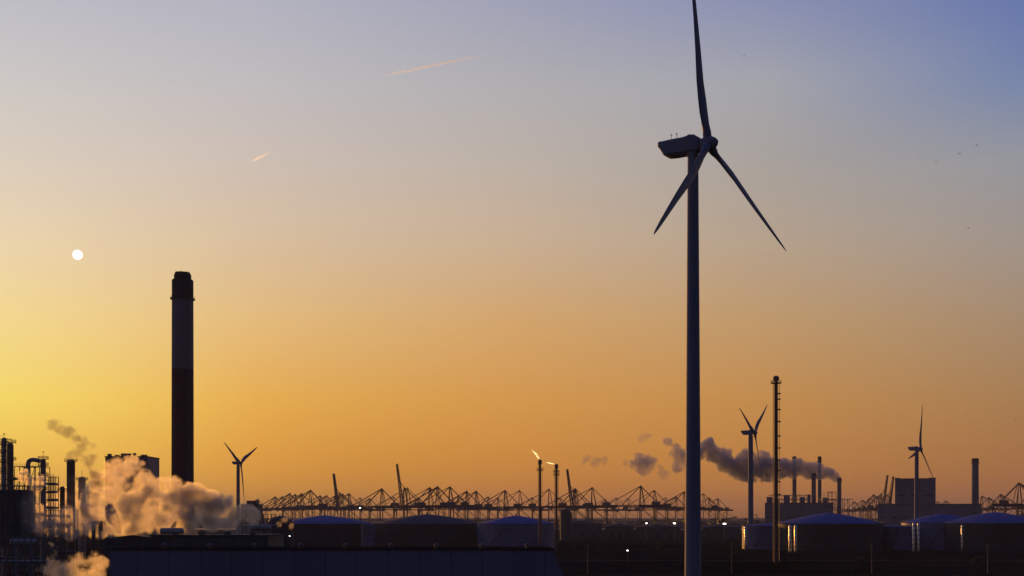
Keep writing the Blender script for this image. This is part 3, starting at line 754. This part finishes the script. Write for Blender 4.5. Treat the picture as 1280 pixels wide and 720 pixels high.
marks = [(712,'just right of the lower thin flare stack'),(738,'under the lattice upright boom'),(768,'left of the first white yard lamp'),(798,'at the first white yard lamp'),
         (826,'between the two white yard lamps'),(850,'beside the near turbine tower, left side'),(884,'beside the near turbine tower, right side'),(912,'left of the middle distant turbine'),(952,'right of the middle distant turbine'),
         (1080,'under the right-hand upright booms'),(1098,'at the left end of the low plant building'),(1236,'right of the lone pale chimney'),(1266,'by the right picture edge')]
for i, (px, w) in enumerate(marks):
    stack(px-13, px+13, 2090+(i*57) % 190, 4 if i % 3 else 5, i, w)
def wshed(px0, px1, top, d, label, m):
    c = P((px0+px1)/2, HY, d); hw = (px1-px0)/2*d/F; H = Z(top, d)
    t = thing('warehouse', label, 'warehouse', (c.x, c.y, 0), -math.atan2(c.x, d), 'low warehouses')
    MB().box((0, 20, H*.4), (2*hw, 40, H*.8)).build('wall', m, t)
    MB().prism([(-hw-.5, H*.8+.003), (hw+.5, H*.8+.003), (0, H+.3)], -.5, 40.5).build('roof', M_bld, t)
    for i in range(3): MB().box((-hw*.6+i*hw*.6, -.1, 2.5), (4.5, .2, 5)).build('roller_door', M_cap, t)
wshed(702, 752, 650.5, 1350, 'long dark warehouse right of the thin flare stacks', M_walld)
wshed(757, 792, 654, 1300, 'low warehouse left of the first white yard lamp', M_walld)
wshed(795, 850, 655, 1250, 'low warehouse under the two white yard lamps', M_walld)
wshed(878, 925, 655.5, 1300, 'low warehouse between the near and the middle distant turbine', M_walld)
t = thing('silo', 'squat dark silo right beside the lower thin flare stack', 'silo', (X(707.5, 1200), 1200, 0))
MB().lathe([(6.2,0),(6.2,Z(641,1200)),(5.2,Z(640,1200))], 32).build('body', M_walld, t, True)
MB().lathe([(5.5,Z(640,1200)+.003),(2,Z(636.5,1200)),(1,Z(636,1200)),(0,Z(635.5,1200))], 32).build('roof', M_cap, t, True)
MB().rail((0,0,Z(640,1200)), 5.6, 1.1, 16, .1).build('handrail', M_steel, t)
# yard lamps
def lamp(px, py, d, label, s=1, on=True):
    H = Z(py, d); t = thing('yard_lamp', label, 'street lamp', (X(px, d), d, 0), 0, 'yard lamps')
    MB().lathe([(.35*s,0),(.18*s,H)], 12).build('mast', M_steel, t, True)
    MB().box((0, 0, H+.25*s), (2.6*s, .6*s, .3*s)).build('crossarm', M_steel, t)
    if on: MB().box((0, -.35*s, H-.15*s), (2.0*s, .5*s, .7*s)).build('lamp_head', M_lamp, t)
lamp(808, 654, 1150, 'lit white yard lamp, farther left of the near turbine tower', .8)
lamp(843, 654, 1150, 'lit white yard lamp, just left of the near turbine tower')
lamp(905.5, 654.5, 1150, 'brightest lit yard lamp, right of the near turbine tower', 1.3)
lamp(784.5, 688, 560, 'low lit lamp on the dark open ground in the middle', .35)
lamp(450, 634.5, 2150, 'lit lamp among the crane girders left of the second upright boom', 1.2)
lamp(362, 670, 690, 'small lit lamp in the dark plant left of the first cone-roofed tank', .3)
lamp(328, 671, 600, 'small lit lamp at the right end of the flat-roofed shed', .2)
lamp(180, 684, 430, 'small lit lamp above the left end of the long hall', .15)
for i, px in enumerate((735, 772, 915, 1010, 1090, 1170, 1235)):
    if i in (1, 3, 5): continue
    lamp(px, 682-(i % 3), 500, ('unlit lamp post ' + ('below the silo','left of the near turbine, standing alone','below the brightest yard lamp','before the wide black tank, left half','before the wide black tank, right half','before the navy blue-roofed tank','before the rightmost black tank')[i]), .8, False)
# fence along the road
def fence(px0, px1, d, label):
    a0, a1 = X(px0, d), X(px1, d); t = thing('fence', label, 'fence', ((a0+a1)/2, d, 0), 0, 'wire fences'); c = (a0+a1)/2
    n_ = int((a1-a0)/3.5)
    for k_ in range(0, min(90, n_)+1):
        x = a0-c+(a1-a0)*k_/min(90, n_); MB().bar((x, 0, 0), (x, 0, 2.4), .1).build('post', M_cap, t)
    q = MB()
    for z in (.2, .8, 1.4, 2.0, 2.35): q.bar((a0-c, 0, z), (a1-c, 0, z), .04)
    q.build('wire', M_cap, t)
fence(720, 1285, 455, 'long wire fence across the dark ground at the bottom right')
# shrubs and trees on the open ground
def tree(px, d, H, label, seed):
    rnd = random.Random(seed); t = thing('tree', label, 'tree', (X(px, d), d, 0), 0, 'small trees on the open ground')
    tr = MB().tube((0,0,0), (0,0,H*.5), .16*H/6, .09*H/6, 8)
    cl = [Vector((rnd.gauss(0,.2)*H, rnd.gauss(0,.2)*H, H*rnd.uniform(.4,.95))) for _ in range(14)]
    for c_ in cl[:7]: tr.tube((0,0,H*.35), c_, .06*H/6, .02, 6)
    tr.build('trunk', M_bark, t)
    bm = bmesh.new()
    for c_ in cl:
        for _ in range(90):
            p = c_+Vector((rnd.gauss(0,.09)*H, rnd.gauss(0,.09)*H, rnd.gauss(0,.06)*H)); s_ = rnd.uniform(.05,.11)*H*.5
            q = Quaternion((rnd.gauss(0,1), rnd.gauss(0,1), rnd.gauss(0,1), rnd.gauss(0,1))).normalized()
            bm.faces.new([bm.verts.new(p+q @ Vector(v)*s_) for v in ((-1,0,0),(0,-.6,.1),(1,0,0),(0,.6,.1))])
    m = MB(); m.bm.free(); m.bm = bm
    me = bpy.data.meshes.new('crown'); m.bm.to_mesh(me); m.bm.free(); me.materials.append(M_leaf); o = bpy.data.objects.new('crown', me); COL.objects.link(o); o.parent = t
for i, (px, d, H, w) in enumerate(((716, 760, 6, 'small dark tree right of the thin flare stack feet'), (748, 740, 5, 'small dark tree below the long dark warehouse'), (823, 800, 6, 'small dark tree between the yard lamps, on open ground'),
        (892, 700, 5, 'small dark tree close right of the near turbine tower'), (918, 620, 5.5, 'small dark tree below the brightest yard lamp'), (955, 600, 5, 'small dark tree at the foot of the tallest flare stack'), (1075, 560, 5, 'small dark tree before the wide black tank'), (1222, 560, 5.5, 'small dark tree before the rightmost tanks'))):
    tree(px, d, H, w, i+50)

# ------------------------------------------------------------------ steam and smoke: lumpy closed hulls filled with uneven vapour
def steam(name, label, balls, d, dens, ns=.06, amp=.9, g=.7, col=(.80,.77,.80), step=1.0, depth=1.0, group=None, detail=8, shade=None, warp=.35, thin=0.0, soft=.5, gap=.8):
    """balls: (px, py, radius px[, dy metres, squash])"""
    u = d/F; cs = []
    for b in balls:
        dy = b[3] if len(b) > 3 else 0
        dd = d+dy; p = P(b[0], b[1], dd); cs.append((p, b[2]*dd/F))
    o0 = sum((c for c, r in cs), Vector())/len(cs)
    m = MB()
    for c, r in cs: m.ball(c-o0, r*1.12, 3)
    mt = bpy.data.materials.new(name+'_vapour'); mt.use_nodes = True; t = mt.node_tree
    for n_ in list(t.nodes):
        if n_.type == 'BSDF_PRINCIPLED': t.nodes.remove(n_)
    out = [n_ for n_ in t.nodes if n_.type == 'OUTPUT_MATERIAL'][0]
    tcn = t.nodes.new('ShaderNodeTexCoord'); pos = tcn.outputs['Object']
    nz = t.nodes.new('ShaderNodeTexNoise'); nz.inputs['Scale'].default_value = ns*.55; nz.inputs['Detail'].default_value = 2
    t.links.new(pos, nz.inputs['Vector'])
    vs = t.nodes.new('ShaderNodeVectorMath'); vs.operation = 'MULTIPLY_ADD'
    t.links.new(nz.outputs['Color'], vs.inputs[0]); vs.inputs[1].default_value = (warp/ns*2,)*3
    t.links.new(pos, vs.inputs[2])
    vsub = t.nodes.new('ShaderNodeVectorMath'); vsub.operation = 'SUBTRACT'; t.links.new(vs.outputs[0], vsub.inputs[0]); vsub.inputs[1].default_value = (warp/ns,)*3
    wp = vsub.outputs[0]
    acc = None
    for c, r in cs:
        dn = t.nodes.new('ShaderNodeVectorMath'); dn.operation = 'DISTANCE'; t.links.new(wp, dn.inputs[0]); dn.inputs[1].default_value = c-o0
        v = math_node(t, 'MULTIPLY_ADD', dn.outputs['Value'], -1.0/r, 1.0)      # 1 at the centre, 0 at the edge
        acc = v if acc is None else math_node(t, 'SMOOTH_MAX', acc, v, .18)
    n2 = t.nodes.new('ShaderNodeTexNoise'); n2.inputs['Scale'].default_value = ns; n2.inputs['Detail'].default_value = detail; n2.inputs['Roughness'].default_value = .62
    t.links.new(pos, n2.inputs['Vector'])
    e = math_node(t, 'MULTIPLY_ADD', n2.outputs[0], amp*2, math_node(t, 'ADD', acc, -amp-thin))
    n3 = t.nodes.new('ShaderNodeTexNoise'); n3.inputs['Scale'].default_value = ns*.38; n3.inputs['Detail'].default_value = 1
    t.links.new(vs.outputs[0], n3.inputs['Vector'])
    e = math_node(t, 'MULTIPLY_ADD', n3.outputs[0], gap, math_node(t, 'ADD', e, -gap*.5))
    mr = t.nodes.new('ShaderNodeMapRange'); t.links.new(e, mr.inputs[0]); mr.inputs[1].default_value = .02; mr.inputs[2].default_value = soft
    mr.inputs[3].default_value = 0; mr.inputs[4].default_value = dens; mr.interpolation_type = 'SMOOTHSTEP'
    # keep the hull itself invisible: vapour dies out before the surface
    ed = t.nodes.new('ShaderNodeMapRange'); t.links.new(acc, ed.inputs[0]); ed.inputs[1].default_value = -.02; ed.inputs[2].default_value = .12
    pv = t.nodes.new('ShaderNodeVolumePrincipled'); pv.inputs['Color'].default_value = (*col, 1); pv.inputs['Anisotropy'].default_value = g
    t.links.new(math_node(t, 'MULTIPLY', mr.outputs[0], ed.outputs[0]), pv.inputs['Density'])
    t.links.new(pv.outputs[0], out.inputs['Volume'])
    mt.cycles.volume_step_rate = step
    o = m.build(name, mt); o.location = o0
    rm = o.modifiers.new('remesh', 'REMESH'); rm.mode = 'VOXEL'; rm.voxel_size = min(r for c, r in cs)*.28; rm.use_smooth_shade = True
    return tag(o, label, 'steam' if 'steam' in name else 'smoke', group)
ST = 'clouds of steam over the refinery'
steam('steam_cloud', 'largest steam bank, orange and grey, in front of the banded chimney foot', [(70,642,15),(84,626,17),(100,640,24),(118,652,24),(122,622,26),(104,612,14),(140,605,24),(148,590,20),(160,582,15,6),(176,592,16),(160,640,34),(186,614,26),(205,640,34),(222,604,16,-8),(204,597,9,-10),(240,632,30,-6),(245,616,16,-10),(266,640,27),(290,642,26),(309,652,19),(230,655,26)], 560, .27, ns=.10, amp=3.0, gap=2.3, soft=.9, thin=.05, warp=.9, step=.10, group=ST)
steam('steam_veil', 'thin see-through vapour veil spread over the whole refinery', [(38,640,26),(60,648,24),(85,640,28),(98,618,24),(120,640,30),(150,640,32),(150,606,24),(185,640,30),(215,640,28),(245,645,26),(275,648,22),(300,655,16)], 452, .022, ns=.07, amp=1.6, gap=1.0, soft=.9, thin=-.1, warp=.8, step=.3, group=ST, g=.5, col=(.72,.72,.82))
steam('steam_wisp', 'ragged brownish wisp drifting up left over the small plain chimney', [(70,533,13),(83,541,13),(95,549,13),(108,555,12),(100,562,11),(112,574,11),(90,570,8),(118,590,12),(122,604,12)], 555, .17, ns=.16, amp=2.6, gap=1.2, soft=.7, step=.2, group=ST, thin=0, col=(.66,.50,.44), g=.3, warp=.9)
steam('steam_cloud', 'upright orange steam in front of the structure by the left edge', [(34,598,12),(44,610,12),(35,625,13),(46,640,14),(40,655,13),(52,600,9)], 478, .40, ns=.15, amp=2.4, gap=1.2, warp=.6, step=.25, group=ST)
steam('steam_cloud', 'low grey steam sheet lying under the refinery columns', [(48,656,15),(68,652,17),(88,650,19),(108,657,17),(92,664,13),(70,664,12),(126,668,8),(138,670,5)], 450, .16, ns=.10, amp=1.2, step=.25, group=ST)
steam('steam_cloud', 'orange steam at the very bottom left beside the end of the long hall', [(62,698,12),(58,712,14),(74,716,14),(90,710,15),(104,700,15),(116,690,12),(120,706,16),(104,722,20),(124,722,13),(62,685,7)], 200, .38, ns=.30, amp=2.8, step=.2, group=ST, gap=1.6, soft=.8, warp=.8)
steam('steam_wisp', 'small pale steam puff between the domed tank and first blue roof', [(334,646,5),(344,644,6),(356,650,6),(364,657,5),(350,655,5)], 640, .08, ns=.14, amp=.6, step=.3, group=ST)
SM = 'smoke of the power station'
SK = dict(g=.2, col=(.55,.62,.85), group=SM, soft=.2, gap=.9)
steam('smoke_plume', 'long grey smoke plume streaming left from the rightmost chimney', [(1049,598,5),(1044,595.5,7),(1037,593,8.5),(1029,591,10),(1020,590,11.5),(1022,583,6),(1010,588,11),(999,583,12),(1003,578,7),(990,587,13),(977,584,15),(978,577,9),(963,586,16),(950,584,17),(953,574,11),(936,586,18),(922,582,17),(931,572,12),(909,580,14),(907,568,15),(893,570,12),(889,559,12),(879,562,9),(873,566,9)], 2000, .11, ns=.05, amp=1.6, step=.12, warp=.9, **SK)
steam('smoke_plume', 'ragged smoke puff touching the near turbine tower on its left', [(834,555,9),(845,565,11),(856,572,13),(868,568,13),(848,584,8)], 2020, .07, ns=.055, amp=2.2, step=.2, warp=.9, **SK)
steam('smoke_puff', 'round dark smoke puff standing alone left of the near turbine', [(797,577,11),(806,580,13),(812,576,11),(806,586,9)], 2020, .07, ns=.055, amp=2.2, step=.2, warp=.9, **SK)
steam('smoke_puff', 'flat faint smoke shred, leftmost of the drifting ones', [(733,575,7),(745,577,7.5),(754,575,7)], 2020, .035, ns=.06, amp=1.8, step=.2, warp=.9, **SK)
steam('smoke_puff', 'tiny faint smoke shred, highest of the drifting ones', [(802,548,6),(809,545,6.5)], 2020, .035, ns=.06, amp=1.6, step=.2, warp=.9, **SK)
steam('smoke_puff', 'faint smoke shred below the ragged puff by the tower', [(825,588,7),(831,593,7)], 2020, .035, ns=.06, amp=1.6, step=.2, warp=.9, **SK)
steam('smoke_puff', 'tiny smoke shred between the flat faint one and the round one', [(782,579,5),(787,578,4)], 2020, .04, ns=.07, amp=.8, step=.2, warp=.9, **SK)

# ------------------------------------------------------------------ sky things: white disc, contrails, birds
ds = 60000; p = P(97, 318.5, ds)
o = MB().ball((0,0,0), 6.0*ds/F, 4).build('white_disc', M_disc, None, True); o.location = p  # self-lit ball for the white disc; the sun lamp stands lower and farther left
tag(o, 'small round white disc in the orange sky, above left of the banded chimney', 'white_disc'); o.visible_diffuse = True
def contrail(pts, d, label, dens):
    u = d/F; q = MB(); ps = [P(x, y, d) for x, y, r in pts]; o0 = ps[0]
    bm = q.bm; rings = []
    ax = (ps[-1]-ps[0]).normalized(); s_ = ax.cross(Vector((0,1,0))).normalized(); t_ = ax.cross(s_)
    for p_, (x, y, r) in zip(ps, pts):
        rings.append([bm.verts.new(p_-o0+(s_*math.cos(a_)+t_*math.sin(a_))*r*u) for a_ in [k_*math.pi/6 for k_ in range(12)]])
    for a_, b_ in zip(rings, rings[1:]):
        for i in range(12): bm.faces.new((a_[i], a_[(i+1) % 12], b_[(i+1) % 12], b_[i]))
    bm.faces.new(rings[0]); bm.faces.new(rings[-1])
    mt = bpy.data.materials.new('contrail_vapour'); mt.use_nodes = True; t = mt.node_tree
    t.nodes.remove(t.nodes['Principled BSDF']); out = [n_ for n_ in t.nodes if n_.type == 'OUTPUT_MATERIAL'][0]
    pv = t.nodes.new('ShaderNodeVolumePrincipled'); pv.inputs['Color'].default_value = (.95,1,1,1); pv.inputs['Anisotropy'].default_value = .85; pv.inputs['Density'].default_value = dens
    t.links.new(pv.outputs[0], out.inputs['Volume'])
    o = q.build('contrail', mt); o.location = o0; tag(o, label, 'contrail', 'aircraft contrails')
contrail([(479,95,.3),(490,92.6,1.1),(515,87.3,1.4),(545,81,1.5),(575,75,1.3),(595,71,.9),(606,68.6,.3)], 26000, 'long thin white contrail high in the sky, left of the near turbine blade', .016)
contrail([(314,202,.3),(318,200,1.3),(325,196.5,1.5),(332,193,1.1),(339,189.6,.3)], 26000, 'short bright contrail above right of the white disc', .010)
contrail([(932,321.5,.2),(950,319.5,1.0),(970,317.5,.8),(984,316,.2)], 26000, 'faint contrail near the lower right blade tip of the near turbine', .006)
def bird(px, py, d, s, rz, label):
    p = P(px, py, d); t = thing('bird', label, 'bird', p, rz, 'birds high at the right')
    MB().ball((0,0,0), .16*s, 2, (2.0,.8,.75)).ball((.34*s,0,.04*s), .08*s, 1, (1.3,1,1)).build('body', M_dark, t, True)
    for sy in (-1, 1):
        bm = bmesh.new(); top = [(.12,0,.03),(.10,.32*sy,.17),(-.08,.66*sy,.10)]; bot = [(-.14,0,.03),(-.12,.34*sy,.14),(-.12,.68*sy,.09)]
        vs = [[bm.verts.new(Vector((a_, b_, c_+dz))*s) for a_, b_, c_ in pts] for pts in (top, bot) for dz in (0, .02)]
        a0, a1, b0, b1 = vs
        for i in range(2):
            bm.faces.new((a0[i], a0[i+1], b0[i+1], b0[i])); bm.faces.new((a1[i], b1[i], b1[i+1], a1[i+1]))
            bm.faces.new((a0[i], a1[i], a1[i+1], a0[i+1])); bm.faces.new((b0[i], b0[i+1], b1[i+1], b1[i]))
        m = MB(); m.bm.free(); m.bm = bm; m.build('wing', M_dark, t)
for px, py, s_, rz, lb in ((1170,202.5,.8,.4,'tiny bird, left of the darkest one in the upper right sky'),(1199.5,192,1.2,1.0,'darkest tiny bird in the upper right sky'),(1220.5,181.5,.9,.1,'tiny bird, highest of the group in the upper right sky'),
        (1150,193,.6,.7,'tiny faint bird, leftmost in the upper right sky'),(1244,193,.6,.9,'tiny faint bird, rightmost in the upper right sky'),(1210.5,285,1.0,.3,'tiny bird lower down, well below the upper right group'),(1235.5,290,.6,.2,'tiny faint bird right of the lower single one'),
        (1269,524,1.0,.5,'tiny bird low over the right-hand cranes'),(930,70,.8,.2,'tiny faint bird right of the near turbine top blade'),(527,408,.7,.2,'tiny bird in the middle sky above the cranes'),(1048,376,.6,.6,'tiny bird right of the near turbine lower blade'),(1074,350,.5,.6,'tiny faint bird above the one right of the lower blade')):
    bird(px, py, 420, s_, rz, lb)

# ------------------------------------------------------------------ haze
HZ = True
if HZ:
    mt = bpy.data.materials.new('haze_air'); mt.use_nodes = True; t = mt.node_tree
    t.nodes.remove(t.nodes['Principled BSDF']); out = [n_ for n_ in t.nodes if n_.type == 'OUTPUT_MATERIAL'][0]
    pv = t.nodes.new('ShaderNodeVolumePrincipled'); pv.inputs['Color'].default_value = (.85,.86,.9,1); pv.inputs['Anisotropy'].default_value = .0; pv.inputs['Density'].default_value = 5.5e-5
    t.links.new(pv.outputs[0], out.inputs['Volume'])
    o = MB().box((0, 6850, 109), (28400, 14500, 220)).build('haze', mt); tag(o, kind='stuff')
